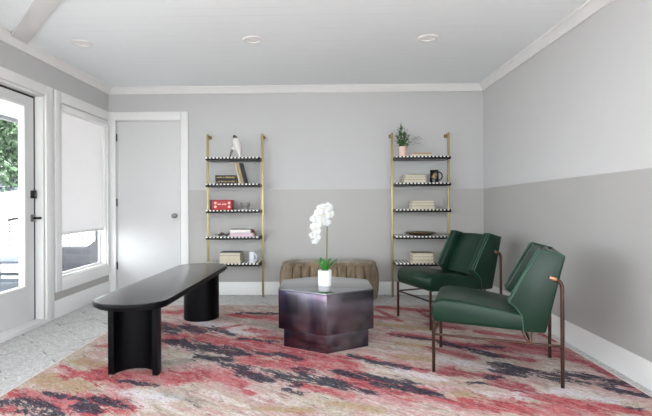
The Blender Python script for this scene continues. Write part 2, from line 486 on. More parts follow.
# crown moulding (profile: a into the room, b down from the ceiling)
def crown(name, p0, p1, n):
    prof = [(0, 0), (.07, 0), (.066, -.012), (.05, -.022), (.03, -.045), (.018, -.062), (.014, -.072), (0, -.072)]
    mb = MB()
    g = [[(p0[0] + n[0] * a, p0[1] + n[1] * a, ZC + b) for a, b in prof],
         [(p1[0] + n[0] * a, p1[1] + n[1] * a, ZC + b) for a, b in prof]]
    mb.surf(g, smooth=False)
    bmesh.ops.recalc_face_normals(mb.bm, faces=mb.bm.faces[:])
    return struct(mb, name, M['trim'])
crown('trim_1', (XL, YB), (XR, YB), (0, -1))
crown('trim_2', (XR, YF), (XR, YB), (-1, 0))
crown('trim_3', (XL, YF), (XL, YB), (1, 0))

def skirting(name, *b):
    return struct(MB().box(*b, bev=.004), name, M['trim'])
skirting('baseboard_back', -1.57, XR - .016, YB - .016, YB, 0, .152)
skirting('baseboard_right', XR - .009, XR, YF, YB, 0, .165)
skirting('baseboard_left', XL, XL + .016, 4.302, YB, 0, .17)
# flat board running diagonally over the ceiling where the planks turn
c0 = Vector((-2.60, 3.895, 0)); d0 = Vector((.66, -.72, 0)).normalized(); n0 = Vector((d0.y, -d0.x, 0))
hw = .07
P = [c0 + n0 * hw, c0 + d0 * 4.6 + n0 * hw, c0 + d0 * 4.6 - n0 * hw, c0 - n0 * hw]
struct(MB().prism([(p.x, p.y) for p in P], ZC - .022, ZC, bev=.003), 'trim_4', M['trim'])

# door casings and window casing
w = MB()
w.box(XL, XL + .02, DY1 + .005, 4.30, 0, 2.165, bev=.003)
w.box(XL, XL + .02, DY0 - .11, DY0 - .005, 0, 2.165, bev=.003)
w.box(XL, XL + .02, DY0 - .005, DY1 + .005, DZ + .002, 2.165, bev=.003)
struct(w, 'trim_5', M['trim'])
w = MB()
w.box(BX1 + .012, -1.577, YB - .02, YB, 0, 2.166, bev=.003)
w.box(XL, BX0 - .004, YB - .02, YB, 0, 2.166, bev=.003)
w.box(BX0 - .004, BX1 + .012, YB - .02, YB, 2.068, 2.166, bev=.003)
struct(w, 'trim_6', M['trim'])

# ------------------------------------------------ glazed door in the left wall
door = empty('door_1', (XL - .07, DY1, 0)); door['kind'] = 'structure'
# local: x into room, y along wall (0 = latch side, negative towards hinge)
jm = MB()
jm.box(-.05, .07, -.018, -.001, 0, DZ); jm.box(-.05, .07, DY0 - DY1 + .001, DY0 - DY1 + .018, 0, DZ); jm.box(-.05, .07, DY0 - DY1 + .018, -.018, DZ - .02, DZ - .001)
jm.build('door_frame', M['trim'], door)
se = MB()
se.box(-.02, -.004, -.046, -.0175, .02, DZ - .02); se.box(-.02, -.002, DY0 - DY1 + .02, -.02, DZ - .040, DZ - .02)
se.build('door_seal', M['seal'], door)
lf = MB()
Ly0, Ly1, Lz0, Lz1 = DY0 - DY1 + .022, -.043, .045, DZ - .038
gy0, gy1, gz0, gz1 = Ly0 + .14, Ly1 - .123, .345, 1.955
for b in ((Ly0, gy0, Lz0, Lz1), (gy1, Ly1, Lz0, Lz1), (gy0, gy1, Lz0, gz0), (gy0, gy1, gz1, Lz1)):
    lf.box(-.042, 0, *b)
lf.build('door_leaf', M['door'], door)
bd = MB()
for b in ((gy0, gy0 + .018, gz0, gz1), (gy1 - .018, gy1, gz0, gz1), (gy0, gy1, gz0, gz0 + .018), (gy0, gy1, gz1 - .018, gz1)):
    bd.box(-.048, .007, *b, bev=.002)
bd.build('glazing_bead', M['trim'], door)
MB().box(-.024, -.018, gy0 + .012, gy1 - .012, gz0 + .012, gz1 - .012).build('glass_pane', M['glass'], door)
MB().box(-.06, .10, DY0 - DY1 + .018, -.018, 0, .04, bev=.004).build('threshold', M['trim'], door)
dl = MB().box(0.0, .022, -.093, -.032, 1.135, 1.205, bev=.004).build('deadbolt', M['black'], door)
MB().tube([(.022, -.062, 1.17), (.034, -.062, 1.17)], .016, 14).build('thumb_turn', M['nickel'], dl)
hd = MB().box(0.0, .012, -.092, -.034, .925, .99, bev=.003).build('door_handle', M['nickel'], door)
MB().tube([(.012, -.063, .957), (.048, -.063, .957), (.054, -.056, .957), (.055, -.030, .957)], .010, 12).build('lever', M['black'], hd)
oh = MB()
oh.box(-.054, -.042, -.092, -.034, .925, .99, bev=.003)
oh.tube([(-.054, -.063, .96), (-.085, -.063, .96), (-.095, -.075, .96), (-.10, -.17, .955), (-.10, -.235, .945)], [.009, .009, .012, .012, .011], 10)
tag(oh.build('door_handle', M['black'], door), 'black lever on the outer face')

# ------------------------------------------------ white door in the back wall
d2 = empty('door_2', (BX0, YB, 0)); d2['kind'] = 'structure'
Wd = BX1 - BX0
MB().box(.004, Wd - .004, .008, .045, .008, 2.058, bev=.002).build('door_leaf', M['door'], d2)
fr = MB(); fr.box(Wd - .0015, Wd + .0, .0, .12, 0, 2.064); fr.box(0, .0015, .0, .12, 0, 2.064); fr.box(0, Wd, .0, .12, 2.061, 2.065)
fr.build('door_frame', M['trim'], d2)
for z in (.345, 1.095, 1.865):
    MB().tube([(.006, -.004, z - .045), (.006, -.004, z + .045)], .007, 10).build('hinge', M['black'], d2)
kn = MB()
kn.tube([(.698, .009, .935), (.698, .001, .935)], .03, 24)
kn.tube([(.698, .001, .935), (.698, -.03, .935)], .010, 14)
kn.tube([(.698, -.028, .935), (.698, -.036, .935), (.698, -.052, .935), (.698, -.06, .935)], [.017, .028, .027, .016], 20)
kn.build('door_knob', M['nickel'], d2)

# ------------------------------------------------ window with roller shade
w1 = empty('window_1', (XL, WY0, 0)); w1['kind'] = 'structure'
Wy = WY1 - WY0
cs = MB()
cs.box(0, .022, -.10, 0, .245, 2.165, bev=.003); cs.box(0, .022, Wy, Wy + .045, .245, 2.165, bev=.003)
cs.box(0, .022, 0, Wy, WZ1, 2.165, bev=.003); cs.box(0, .022, 0, Wy, .245, WZ0, bev=.003)
cs.build('casing', M['trim'], w1)
sf = MB()
for b in ((0, .012, WZ0, WZ1), (Wy - .012, Wy, WZ0, WZ1), (0, Wy, WZ0, WZ0 + .012), (0, Wy, WZ1 - .012, WZ1)):
    sf.box(-.072, 0.0, *b)
for b in ((.012, .03, WZ0, WZ1), (Wy - .03, Wy - .012, WZ0, WZ1), (.012, Wy - .012, WZ0 + .012, WZ0 + .03)):
    sf.box(-.085, -.06, *b)
sf.build('window_frame', M['trim'], w1)
of = MB()
for b in ((0, .012, WZ0, WZ1), (Wy - .012, Wy, WZ0, WZ1), (0, Wy, WZ0, WZ0 + .012), (0, Wy, WZ1 - .012, WZ1)):
    of.box(-.13, -.0755, *b)
of.build('outer_reveal', simple('shade_toned_outer_reveal', '3c3d41', .7), w1)  # dark grey stands in for shade on the outer reveal
MB().box(-.075, -.070, .015, Wy - .015, WZ0 + .015, WZ1 - .012).build('glass_pane', M['glass'], w1)
sh = thing('roller_shade', 'white fabric roller shade pulled most of the way down the window', 'window shade', (XL, WY0, 0))
MB().box(-.034, -.032, .016, Wy - .016, .80, 2.0).build('shade_fabric', M['shade'], sh)
MB().box(-.040, -.026, .014, Wy - .014, .775, .802, bev=.003).build('hem_bar', M['trim'], sh)
MB().box(-.056, .03, .013, Wy - .013, 1.985, 2.046, bev=.006).build('cassette', M['trim'], sh)
# unseen glazing put behind the camera for daylight; right one added to brighten left wall
for k, (nm, o) in enumerate((('window_2', 'L'), ('window_3', 'F'), ('added_window_4', 'R'))):
    we = empty(nm, (0, 0, 0)); we['kind'] = 'structure'
    fm = MB(); gm = MB()
    if o == 'R':
        n = 3
        for i in range(n + 1):
            y = HY0 + (HY1 - HY0) * i / n
            fm.box(XR + .03, XR + .09, max(y - .03, HY0), min(y + .03, HY1), GZ0, GZ1)
        fm.box(XR + .03, XR + .09, HY0, HY1, GZ0, GZ0 + .05); fm.box(XR + .03, XR + .09, HY0, HY1, GZ1 - .05, GZ1)
        gm.box(XR + .058, XR + .062, HY0 + .01, HY1 - .01, GZ0 + .01, GZ1 - .01)
    elif o == 'L':
        n = 4
        for i in range(n + 1):
            y = GY0 + (GY1 - GY0) * i / n
            fm.box(XL - .09, XL - .03, max(y - .03, GY0), min(y + .03, GY1), GZ0, GZ1)
        fm.box(XL - .09, XL - .03, GY0, GY1, GZ0, GZ0 + .05); fm.box(XL - .09, XL - .03, GY0, GY1, GZ1 - .05, GZ1)
        gm.box(XL - .062, XL - .058, GY0 + .01, GY1 - .01, GZ0 + .01, GZ1 - .01)
    else:
        n = 3
        for i in range(n + 1):
            x = FX0 + (FX1 - FX0) * i / n
            fm.box(max(x - .03, FX0), min(x + .03, FX1), YF - .09, YF - .03, FZ0, FZ1)
        fm.box(FX0, FX1, YF - .09, YF - .03, FZ0, FZ0 + .05); fm.box(FX0, FX1, YF - .09, YF - .03, FZ1 - .05, FZ1)
        gm.box(FX0 + .01, FX1 - .01, YF - .062, YF - .058, FZ0 + .01, FZ1 - .01)
    fm.build('window_frame', M['trim'], we); gm.build('glass_pane', M['glass'], we)

# ================================================================== RUG
RX0, RX1, RY0, RY1 = -1.80, 1.802, .25, 4.86
nx, ny = 190, 240
xs = np.linspace(RX0, RX1, nx); ys = np.linspace(RY0, RY1, ny)
GX, GY = np.meshgrid(xs, ys)
F = {k: np.zeros_like(GX) for k in 'DRTWGC'}
for k, x1, y1, x2, y2, hw_ in RUG_STROKES:
    dx, dy = x2 - x1, y2 - y1
    L2 = dx * dx + dy * dy + 1e-9
    t = np.clip(((GX - x1) * dx + (GY - y1) * dy) / L2, 0, 1)
    d = np.hypot(GX - x1 - t * dx, GY - y1 - t * dy)
    f = np.exp(-(d / (hw_ * 1.25)) ** 2 * .9)
    if k == 'C':
        F['C'] = np.maximum(F['C'], f); k = 'R'
    F[k] = np.maximum(F[k], f)
rb = bmesh.new()
Z = .010
V = [[rb.verts.new((xs[i], ys[j], Z)) for i in range(nx)] for j in range(ny)]
for j in range(ny - 1):
    for i in range(nx - 1):
        rb.faces.new((V[j][i], V[j][i + 1], V[j + 1][i + 1], V[j + 1][i]))
me = bpy.data.meshes.new('area_rug'); rb.to_mesh(me); rb.free()
for nm, ks in (('mask_a', 'DRT'), ('mask_b', 'WGC')):
    at = me.color_attributes.new(nm, 'FLOAT_COLOR', 'POINT')
    arr = np.ones((nx * ny, 4), dtype=np.float32)
    for c, k in enumerate(ks): arr[:, c] = F[k].ravel()
    at.data.foreach_set('color', arr.ravel())
me.materials.append(M['rug'])
rug = thing('area_rug', 'large abstract rug splashed in red, navy and cream lying on grey carpet', 'rug', (0, 0, 0))
pile = bpy.data.objects.new('pile', me); COL.objects.link(pile); pile.parent = rug
M['binding'] = simple('rug_binding', 'd8ccc4', .9, 0, .06, 60)
bb = MB()
bb.box(RX0 - .008, RX0, RY0, RY1, .0005, .0115); bb.box(RX1, RX1 + .008, RY0, RY1, .0005, .0115)
bb.box(RX0 - .008, RX1 + .008, RY1, RY1 + .008, .0005, .0115); bb.box(RX0 - .008, RX1 + .008, RY0 - .008, RY0, .0005, .0115)
bb.build('binding', M['binding'], rug)
ZR = .0105          # top of the rug

# ================================================================== CHAIRS
def make_chair(name):
    t = empty(name)
    # seat: side outline (x back, z up)
    prof = [(-.360, .318), (-.376, .36), (-.374, .42), (-.356, .452), (-.31, .464), (-.2, .458), (0, .432), (.16, .405), (.22, .395), (.24, .30)]
    MB().prism(prof, -.266, .266, 'y', bev=.022, seg=4, smooth=True).build('seat', M['leather'], t)
    # back cushion recessed between the wings
    bk = MB()
    rows = []
    n = 14
    for j in range(n + 1):
        v = j / n
        z = .42 + v * .345
        xf = .150 + v * .165 - math.sin(PI * v) * .020
        rows.append([(xf - math.sin(PI * i / 12) ** .6 * .022, -.198 + i / 12 * .396, z + math.sin(PI * i / 12) * .006) for i in range(13)])
    top = [[(x + k * .012, y, z + .008 * math.sin(PI * min(1, k / 3.2))) for (x, y, z) in rows[-1]] for k in range(1, 4)]
    bk.surf(rows + top)
    bk.prism([(.235, .42), (.345, .755), (.378, .762), (.279, .33), (.20, .33)], -.2, .2, 'y')
    bmesh.ops.recalc_face_normals(bk.bm, faces=bk.bm.faces[:])
    bk.build('back_cushion', M['leather'], t)
    # side wings
    for s in (-1, 1):
        outl = [(.247, .799), (.383, .762), (.279, .303), (.160, .300), (.150, .395), (.118, .44), (.072, .472)]
        y0, y1 = (.192, .272) if s > 0 else (-.272, -.192)
        wg = MB().prism(outl, y0, y1, 'y', bev=.012, seg=3, smooth=True).build('side_wing', M['leather'], t)
        yo = s * .270
        pts = [(.160, yo, .306), (.151, yo, .396), (.119, yo, .441), (.078, yo, .473), (.160, yo, .632), (.248, yo, .792), (.378, yo, .758)]
        MB().tube(pts, .0036, 6).build('piping', M['piping'], wg)
        yi = s * .250
        MB().tube([(.071, yi, .482), (.150, yi, .626), (.236, yi, .788)], .003, 6).build('piping', M['piping'], wg)
    R_ = .0105
    yf, yr = .262, .278
    for s in (-1, 1):
        MB().tube([(-.3625, s * yf, 0), (-.3625, s * yf, .325)], R_, 12).build('leg', M['bronze'], t)
        pr = [(.3625, s * yr, 0), (.3625, s * yr, .565), (.3615, s * yr, .585), (.356, s * yr, .603), (.345, s * yr, .616), (.33, s * yr, .623)]
        lg = MB().tube(pr, R_ * 1.05, 12).build('leg', M['bronze'], t)
        mt = Matrix.Translation((.318, s * yr, .627)) @ Matrix.Rotation(math.radians(16), 4, 'Y')
        MB().box(-.024, .020, -.012, .010, -.013, .013, bev=.006, seg=3, mat=mt).build('end_cap', M['bronze_light'], lg)
        MB().tube([(-.3625, s * yf, .238), (.3625, s * yr, .238)], .0075, 10).build('stretcher', M['bronze'], t)
        MB().tube([(.15, s * .262, .312), (.19, s * .272, .236)], .007, 8).build('strut', M['bronze'], t)
        MB().tube([(.20, s * .262, .305), (.195, s * .272, .236)], .007, 8).build('strut', M['bronze'], t)
    MB().tube([(-.3625, -yf, .238), (-.3625, yf, .238)], .0075, 10).build('stretcher', M['bronze'], t)
    MB().tube([(.193, -.27, .238), (.193, .27, .238)], .0075, 10).build('stretcher', M['bronze'], t)
    return t
ch1 = make_chair('lounge_chair')
ch1.location = (1.132, 3.098, ZR); ch1.rotation_euler.z = math.radians(-19.0)
tag(ch1, 'dark green leather lounge chair nearest the viewer, seen side on beside right wall', 'chair', 'green leather lounge chairs')
ch2 = copy_tree(ch1)
ch2.location = (1.148, 4.30, ZR); ch2.rotation_euler.z = math.radians(21.5)
tag(ch2, 'dark green leather lounge chair farther back, standing in front of the right shelves', 'chair', 'green leather lounge chairs')

# ================================================================== BENCH
bn = thing('bench', 'long black bench with rounded ends on two curved panel legs', 'bench', (-1.163, 3.63, ZR), math.radians(-2.0))
def stadium(hl, r, k=1.0, n=20):
    pts = []
    for sg in (1, -1):
        for i in range(n + 1):
            a = PI * i / n
            pts.append((sg * r * math.cos(a), sg * (hl + k * r * math.sin(a))))
    return pts
MB().prism(stadium(.745, .237, .82), .450, .480, bev=.006, seg=3).build('bench_top', M['bench_leg'], bn)
tag(MB().prism(stadium(.743, .232, .82), .4795, .4825, bev=.001).build('top_surface', M['bench'], bn), 'top face coloured lighter for window sheen')
MB().prism(stadium(.735, .222, .80), .436, .451, bev=.003).build('under_lip', M['bench_leg'], bn)
for s in (-1, 1):
    out = []
    n = 28
    cy = s * -.10        # tips at |y| = .735
    for i in range(n + 1):
        a = PI * i / n
        out.append((.160 * math.cos(a), -.195 * math.sin(a) ** .8))
    inn = []
    for i in range(n + 1):
        a = PI * (n - i) / n
        inn.append((.124 * math.cos(a), -.125 * math.sin(a)))
    pts = [(x, s * (.745 + y)) for x, y in out + inn]
    MB().prism(pts, 0, .437, bev=0, smooth=True).build('leg', M['bench_leg'], bn)

# ================================================================== HEXAGONAL TABLE
ht = thing('coffee_table', 'hexagonal burnished steel coffee table with narrower plinth on red rug', 'coffee table', (.024, 3.665, ZR), math.radians(.5))
def hexa(r, off=-PI / 2): return [(r * math.cos(off + PI / 3 * i), r * math.sin(off + PI / 3 * i)) for i in range(6)]
MB().prism(hexa(.365), 0, .140, bev=.003).build('plinth', M['patina'], ht)
MB().prism(hexa(.408), .139, .424, bev=.003).build('body', M['patina'], ht)
MB().prism(hexa(.409), .4235, .434, bev=.003).build('table_top', M['steel_top'], ht)

# ================================================================== OTTOMAN
ot = thing('ottoman', 'long oval channel-tufted taupe velvet ottoman against the back wall', 'ottoman', (.075, 5.165, 0))
def oval(hl, r, n):
    """evenly spaced outline with its outward normals"""
    per = 4 * hl + 2 * PI * r
    res = []
    for i in range(n):
        s = per * i / n
        if s < 2 * hl: res.append((-hl + s, -r, 0, -1)); continue
        s -= 2 * hl
        if s < PI * r:
            a = -PI / 2 + s / r; res.append((hl + r * math.cos(a), r * math.sin(a), math.cos(a), math.sin(a))); continue
        s -= PI * r
        if s < 2 * hl: res.append((hl - s, r, 0, 1)); continue
        s -= 2 * hl
        a = PI / 2 + s / r; res.append((-hl + r * math.cos(a), r * math.sin(a), math.cos(a), math.sin(a)))
    return res
N = 324
ov = oval(.30, .225, N)
prof = [(-.035, .012), (0.0, .03), (.018, .10), (.026, .20), (.024, .30), (.010, .365), (-.006, .395), (-.013, .405)]
g = []
for off, z in prof:
    row = []
    for i, (x, y, nx_, ny_) in enumerate(ov):
        ph = abs(math.sin(PI * i / N * 27))
        o_ = off - .034 * (1 - ph ** .3)
        row.append((x + nx_ * o_, y + ny_ * o_, z))
    g.append(row)
sd = MB().surf(g, closed_u=True)
sd.build('side', M['velvet'], ot)
g = []
for off, z in ((-.012, .402), (-.008, .418), (-.025, .434), (-.07, .442), (-.14, .445), (-.20, .446), (-.2245, .446)):
    row = []
    for i, (x, y, nx_, ny_) in enumerate(ov):
        ph = 1 - abs(math.sin(PI * i / N * 27)) ** .5
        dz = -.007 * ph * (1 if -.18 < off < -.01 else .2)
        row.append((x + nx_ * off, y + ny_ * off, z + dz))
    g.append(row)
tp = MB().surf(g, closed_u=True)
tp.build('cushion_top', M['velvet'], ot)
MB().tube([(x + a * -.008, y + b * -.008, .405) for x, y, a, b in ov[::3]], .006, 6, closed=True).build('piping', M['velvet'], ot)
MB().prism([(x - a * .045, y - b * .045) for x, y, a, b in ov[::6]], 0, .03).build('base', M['black'], ot)

# ================================================================== SHELVES
SZ = [.408, .707, 1.005, 1.300, 1.596]       # top of each shelf
SY0, SY1 = 5.175, 5.445
M['brass_dark'] = simple('antique_brass', '80653c', .4, .8, .05)
def make_shelves(name, xa, xb):
    """xa..xb: centres of the posts"""
    xm = (xa + xb) / 2; h = (xb - xa) / 2
    t = empty(name, (xm, 5.33, 0))
    for s in (-1, 1):
        p = MB()
        p.box(s * h - .012, s * h + .012, -.013, .013, 0, 1.875, bev=.002)
        po = p.build('post', M['brass'], t)
        for z in (1.852,):
            b = MB(); b.box(s * h - .010, s * h + .010, .013, .136, z - .012, z + .012, bev=.002)
            b.box(s * h - .017, s * h + .017, .132, .139, z - .020, z + .020, bev=.002)
            b.build('wall_bracket', M['brass_dark'], t)
    for z in SZ:
        b = MB(); b.box(-h + .013, h - .013, SY0 - 5.33, SY1 - 5.33, z - .034, z - .014, bev=.001)
        b.box(-h + .004, -h + .013, -.02, .02, z - .030, z - .016); b.box(h - .013, h - .004, -.02, .02, z - .030, z - .016)
        bo = b.build('shelf_board', M['blackboard'], t)
        MB().box(-h + .013, h - .013, SY0 - 5.33 - .001, SY1 - 5.33, z - .0145, z, bev=.001).build('striped_top', M['stripe'], bo)
    return t
s1 = make_shelves('wall_shelf_unit', -1.315, -.682)
tag(s1, 'brass ladder shelf unit left of the ottoman with five black and white striped shelves', 'shelf unit', 'brass shelf units')
s2 = make_shelves('wall_shelf_unit', .803, 1.443)
tag(s2, 'brass ladder shelf unit behind the green chairs with five striped shelves', 'shelf unit', 'brass shelf units')

# ------------------------------------------------ books
def bmat(name, col, rough=.6): return simple(name, col, rough, 0, .04, 30)
BC = {'edge': bmat('dark_tan_cover', '8f8269'), 'cream': bmat('cream_cloth_cover', 'c4b89f'), 'sand': bmat('sand_cover', 'b39c74'), 'black': bmat('black_cover', '0b0a0a', .5),  # 'edge' is a darker tan so cover edges read as lines between books
      'navy': bmat('navy_cover', '2a3a4a', .4), 'white': bmat('white_cover', 'e9e4e2'), 'pink': bmat('pink_cover', 'd9bfcb'),
      'tan': bmat('tan_cover', 'b98e63'), 'grey': bmat('grey_cover', '8f8777'), 'gold': simple('gold_foil', '8f7745', .35, .7),
      'paper': M['cream_paper']}
def book(label, x, y, z, w, d, t, cover, spine_front=False, rz=0.0, group=None, lean=None, name='book', gold=False):
    """w along the shelf, d into it, t thick; lying flat unless lean is given"""
    o = thing(name, label, 'book', (x, y, z), rz, group)
    c = MB(); p = MB(); k = .0022
    if spine_front:
        c.box(-w / 2, w / 2, -d / 2, -d / 2 + k, 0, t); e0, e1 = -d / 2 + k, d / 2 - .004
    else:
        c.box(-w / 2, w / 2, d / 2 - k, d / 2, 0, t); e0, e1 = -d / 2 + .003, d / 2 - k
    c.box(-w / 2, w / 2, -d / 2, d / 2, 0, k); c.box(-w / 2, w / 2, -d / 2, d / 2, t - k, t)
    p.box(-w / 2 + .003, w / 2 - .003, e0, e1, k, t - k)
    co = c.build('cover', cover, o)
    p.build('pages', M['cream_paper'], o)
    if gold and spine_front:
        g_ = MB()
        random.seed(sum(map(ord, label)))
        xx = -w / 2 + .015
        while xx < w / 2 - .02:
            cw = random.choice((.006, .008, .011))
            g_.box(xx, xx + cw, -d / 2 - .0006, -d / 2, t * .36, t * random.choice((.60, .66, .54)))
            xx += cw + random.choice((.003, .003, .004, .011))
        g_.build('spine_lettering', BC['gold'], co)
    if lean is not None:
        o.rotation_euler = (0, -PI / 2 - lean, 0)
        o.location = (x - w / 2 * math.sin(lean), y, z + t * math.sin(lean) + w / 2 * math.cos(lean))
    return o
def stack(x, y, z, rows, group=None):
    for (label, dx, w, d, t, cover, kw) in rows:
        book(label, x + dx, y, z, w, d, t, cover, group=group, **kw)
        z += t + .0003
e = .0003
yb = 5.27
# left unit ---------------------------------------------------------
# top shelf: small abstract figure
sc = thing('abstract_sculpture', 'small white abstract figure with dark tips on the top left shelf', 'sculpture', (-0.991, 5.27, SZ[4]))
M['sculpt'] = simple('white_stoneware', 'e2dcd8', .5, 0, .03)
M['sculpt_dark'] = simple('dark_glazed_tip', '6f675f', .45, 0, .1)
b = MB()
b.tube([(.058, 0, 0), (.050, 0, .035), (.045, 0, .07), (.036, 0, .105), (.020, 0, .14), (.012, 0, .17), (.005, 0, .195)],
       [.008, .013, .024, .036, .040, .036, .026], 16)
b.tube([(.02, 0, .12), (-.005, 0, .10), (-.026, 0, .075)], [.026, .020, .013], 14)
b.build('body', M['sculpt'], sc)
MB().tube([(-.022, 0, .082), (-.038, 0, .05), (-.046, 0, .02), (-.05, 0, 0)], [.016, .012, .009, .006], 12).build('front_leg', M['sculpt_dark'], sc)
MB().tube([(.012, -.002, .178), (.004, -.002, .205), (-.008, 0, .222)], [.028, .022, .010], 14).build('tip', M['sculpt_dark'], sc)
sc.scale = (1.12, 1.12, 1.15)
# second shelf
z = SZ[3]
book('lower of two black books with gold lettering lying on the left unit', -1.071, 5.25, z, .236, .17, .046, BC['black'], True, gold=True, group='black and gold books')
book('upper of two black books with gold lettering lying on the left unit', -1.072, 5.25, z + .0463, .238, .17, .046, BC['black'], True, gold=True, group='black and gold books')
L_ = .245
book('cream book leaning directly against the two black lying books', -0.902, 5.25, z + e, .232, .15, .027, BC['cream'], True, lean=L_, group='leaning books')
book('second cream book leaning between the first cream one and the black one', -0.871, 5.25, z + e, .232, .15, .027, BC['sand'], True, lean=L_, group='leaning books')
book('thin black book leaning at the right end of its row', -0.844, 5.25, z + e, .236, .15, .022, BC['black'], True, lean=L_, group='leaning books')
# third shelf: red box and bowl
z = SZ[2]
rbx = thing('book_box', 'red box with black end and pale round dots on the left unit', 'box', (-1.123, 5.23, z))
M['red_box'] = simple('red_lacquered_card', 'a82226', .45, 0, .04)
M['dot'] = simple('pale_pink_print', 'efc9bf', .6, 0, .02)
MB().box(-.108, .112, -.07, .07, 0, .113, bev=.002).build('box_body', M['red_box'], rbx)
MB().box(-.126, -.1078, -.069, .069, .0008, .112, bev=.002).build('end_panel', M['black'], rbx)
pr_ = MB()
for px_ in (-.066, .088):
    for pz_ in (.036, .078):
        pr_.tube([(px_, -.0700, pz_), (px_, -.0712, pz_)], .014, 20)
xx = -.042
for cw in (.009, .007, .010, .008, 0, .009, .011, .008, .010):
    if cw == 0: xx += .012; continue
    pr_.box(xx, xx + cw, -.0708, -.0700, .060, .070); xx += cw + .002
pr_.build('printed_marks', M['dot'], rbx)
bw = thing('bowl', 'small pewter footed bowl on the left unit beside the red box', 'bowl', (-0.868, 5.24, z))
M['pewter'] = simple('pewter', 'a5a39f', .4, .35, .12, 30)
MB().lathe([(0, 0), (.024, 0), (.022, .008), (.015, .018), (.016, .026), (.036, .032), (.054, .052), (.060, .083), (.056, .083), (.050, .057), (.034, .041), (0, .036)]).build('bowl_body', M['pewter'], bw)
# fourth shelf: linked ornament, two books, dark red stone
z = SZ[1]
lk = thing('link_ornament', 'tangled ornament of dark and silver rings on the left unit', 'ornament', (-1.131, 5.25, z))
M['driftwood'] = simple('dark_grey_links', '5c5853', .5, .2, .2, 40)
M['silverlink'] = simple('pale_links', 'aaa69f', .4, .5, .1, 40)
for k, (cx, tilt, spin, mt) in enumerate(((-.062, .55, .4, 'silverlink'), (-.022, -.45, -.5, 'driftwood'), (.020, .5, .6, 'driftwood'), (.062, -.4, -.3, 'driftwood'))):
    pts = []
    for i in range(24):
        a = 2 * PI * i / 24
        v = Vector((.036 * math.cos(a), .028 * math.sin(a), 0))
        v = Matrix.Rotation(spin, 3, 'Z') @ (Matrix.Rotation(tilt, 3, 'Y') @ v)
        pts.append((v.x + cx, v.y, v.z + .0245))
    zm = min(p[2] for p in pts) - .0065
    pts = [(p[0], p[1], p[2] - zm) for p in pts]
    MB().tube(pts, .0065, 8, closed=True).build('ring', M[mt], lk)
stack(-0.902, 5.25, z, [
    ('pale pink book lying under a white one on the left unit', .006, .265, .19, .042, BC['pink'], dict(spine_front=True)),
    ('white book lying on a pale pink book on the left unit', -.01, .228, .17, .036, BC['white'], dict(spine_front=True))], 'books on the fourth shelf down')
st = thing('stone', 'small dark red stone at the right end of a pink book', 'ornament', (-.772, 5.20, z + .0423))
M['redstone'] = simple('dark_red_stone', '5e2a34', .4, 0, .25, 30)
MB().lathe([(0, 0), (.012, .001), (.017, .010), (.015, .024), (.010, .036), (0, .042)], seg=9).build('stone_body', M['redstone'], st)
# bottom shelf: cream volumes with navy cover, mug
z = SZ[0]
stack(-1.031, 5.26, z, [
    ('thick cream volume at the bottom of the left unit\'s lowest stack', .0, .238, .20, .046, BC['cream'], dict(spine_front=False)),
    ('thick cream volume in the middle of the left unit\'s lowest stack', .0, .234, .20, .041, BC['cream'], dict(spine_front=False)),
    ('navy covered volume topmost of the left unit\'s lowest stack', .003, .228, .19, .034, BC['navy'], dict(spine_front=False))], 'thick volumes on the lowest left shelf')
def mug(label, x, y, z, r, h, mat, hr, rz=0, name='mug'):
    o = thing(name, label, 'mug', (x, y, z), rz)
    MB().lathe([(0, 0), (r * .92, 0), (r, .004), (r, h - .003), (r - .002, h), (r - .004, h - .003), (r - .004, .006), (0, .006)]).build('mug_body', mat, o)
    MB().tube([(r - .003 + hr * math.sin(a) * 1.05, 0, h * .52 - h * .33 * math.cos(a)) for a in [PI * i / 14 for i in range(15)]], .007, 8).build('handle', mat, o)
    return o
M['palemug'] = simple('pale_blue_white_glaze', 'dfe2ea', .25, 0, .05)
mug('tall pale blue-white mug on the lowest shelf of the left unit', -0.794, 5.235, z, .032, .122, M['palemug'], .034, -.5)
# right unit ---------------------------------------------------------
z = SZ[4]
pp = thing('potted_plant', 'bushy small-leaved green plant in a pale pink pot on top shelf', 'plant', (.915, 5.27, z))
M['pinkpot'] = simple('pale_pink_pot', 'dcbfb2', .6, 0, .03)
M['soil'] = simple('potting_soil', '3a2f28', .9, 0, .2, 60)
MB().lathe([(0, 0), (.040, 0), (.044, .004), (.047, .114), (.043, .114), (.041, .100), (0, .100)]).build('pot', M['pinkpot'], pp)
MB().lathe([(.0405, .0995), (.03, .102), (0, .104)]).build('soil', M['soil'], pp)
M['foliage'] = simple('small_green_leaves', '4c7a3c', .5, 0, .3, 40)
M['stem'] = simple('green_stem', '56663c', .6, 0, .2, 40)
M['bud'] = simple('dark_berries', '3c3a3c', .5, 0, .1)
fo, sm, buds = MB(), MB(), []
random.seed(11)
def leaf(mb, p, d, L, w, up=Vector((0, 0, 1))):
    d = d.normalized(); s = d.cross(up)
    s = s.normalized() if s.length > 1e-3 else Vector((1, 0, 0))
    n = s.cross(d)
    a = p; t_ = p + d * L - n * L * .12
    m1 = p + d * L * .5 + s * w; m2 = p + d * L * .5 - s * w; c = p + d * L * .5 - n * w * .3
    for tri in ((a, m1, c), (a, c, m2), (m1, t_, c), (c, t_, m2)):
        mb.poly(tri, True)
tips = [(-.025, 0, .225), (-.012, .02, .245), (-.055, -.02, .19), (-.085, .01, .165), (-.07, .03, .12), (.02, .01, .19), (.045, -.01, .175), (.07, .0, .13),
        (.03, .03, .15), (-.04, -.04, .13), (.0, -.05, .14), (.06, -.03, .09), (-.08, 0, .07), (.14, 0, .11), (.165, -.01, .085), (.12, .01, .095), (.135, -.02, .04), (.15, 0, .10),
        (-.03, .05, .17), (.02, -.04, .11), (-.06, -.05, .08), (.05, .05, .10)]
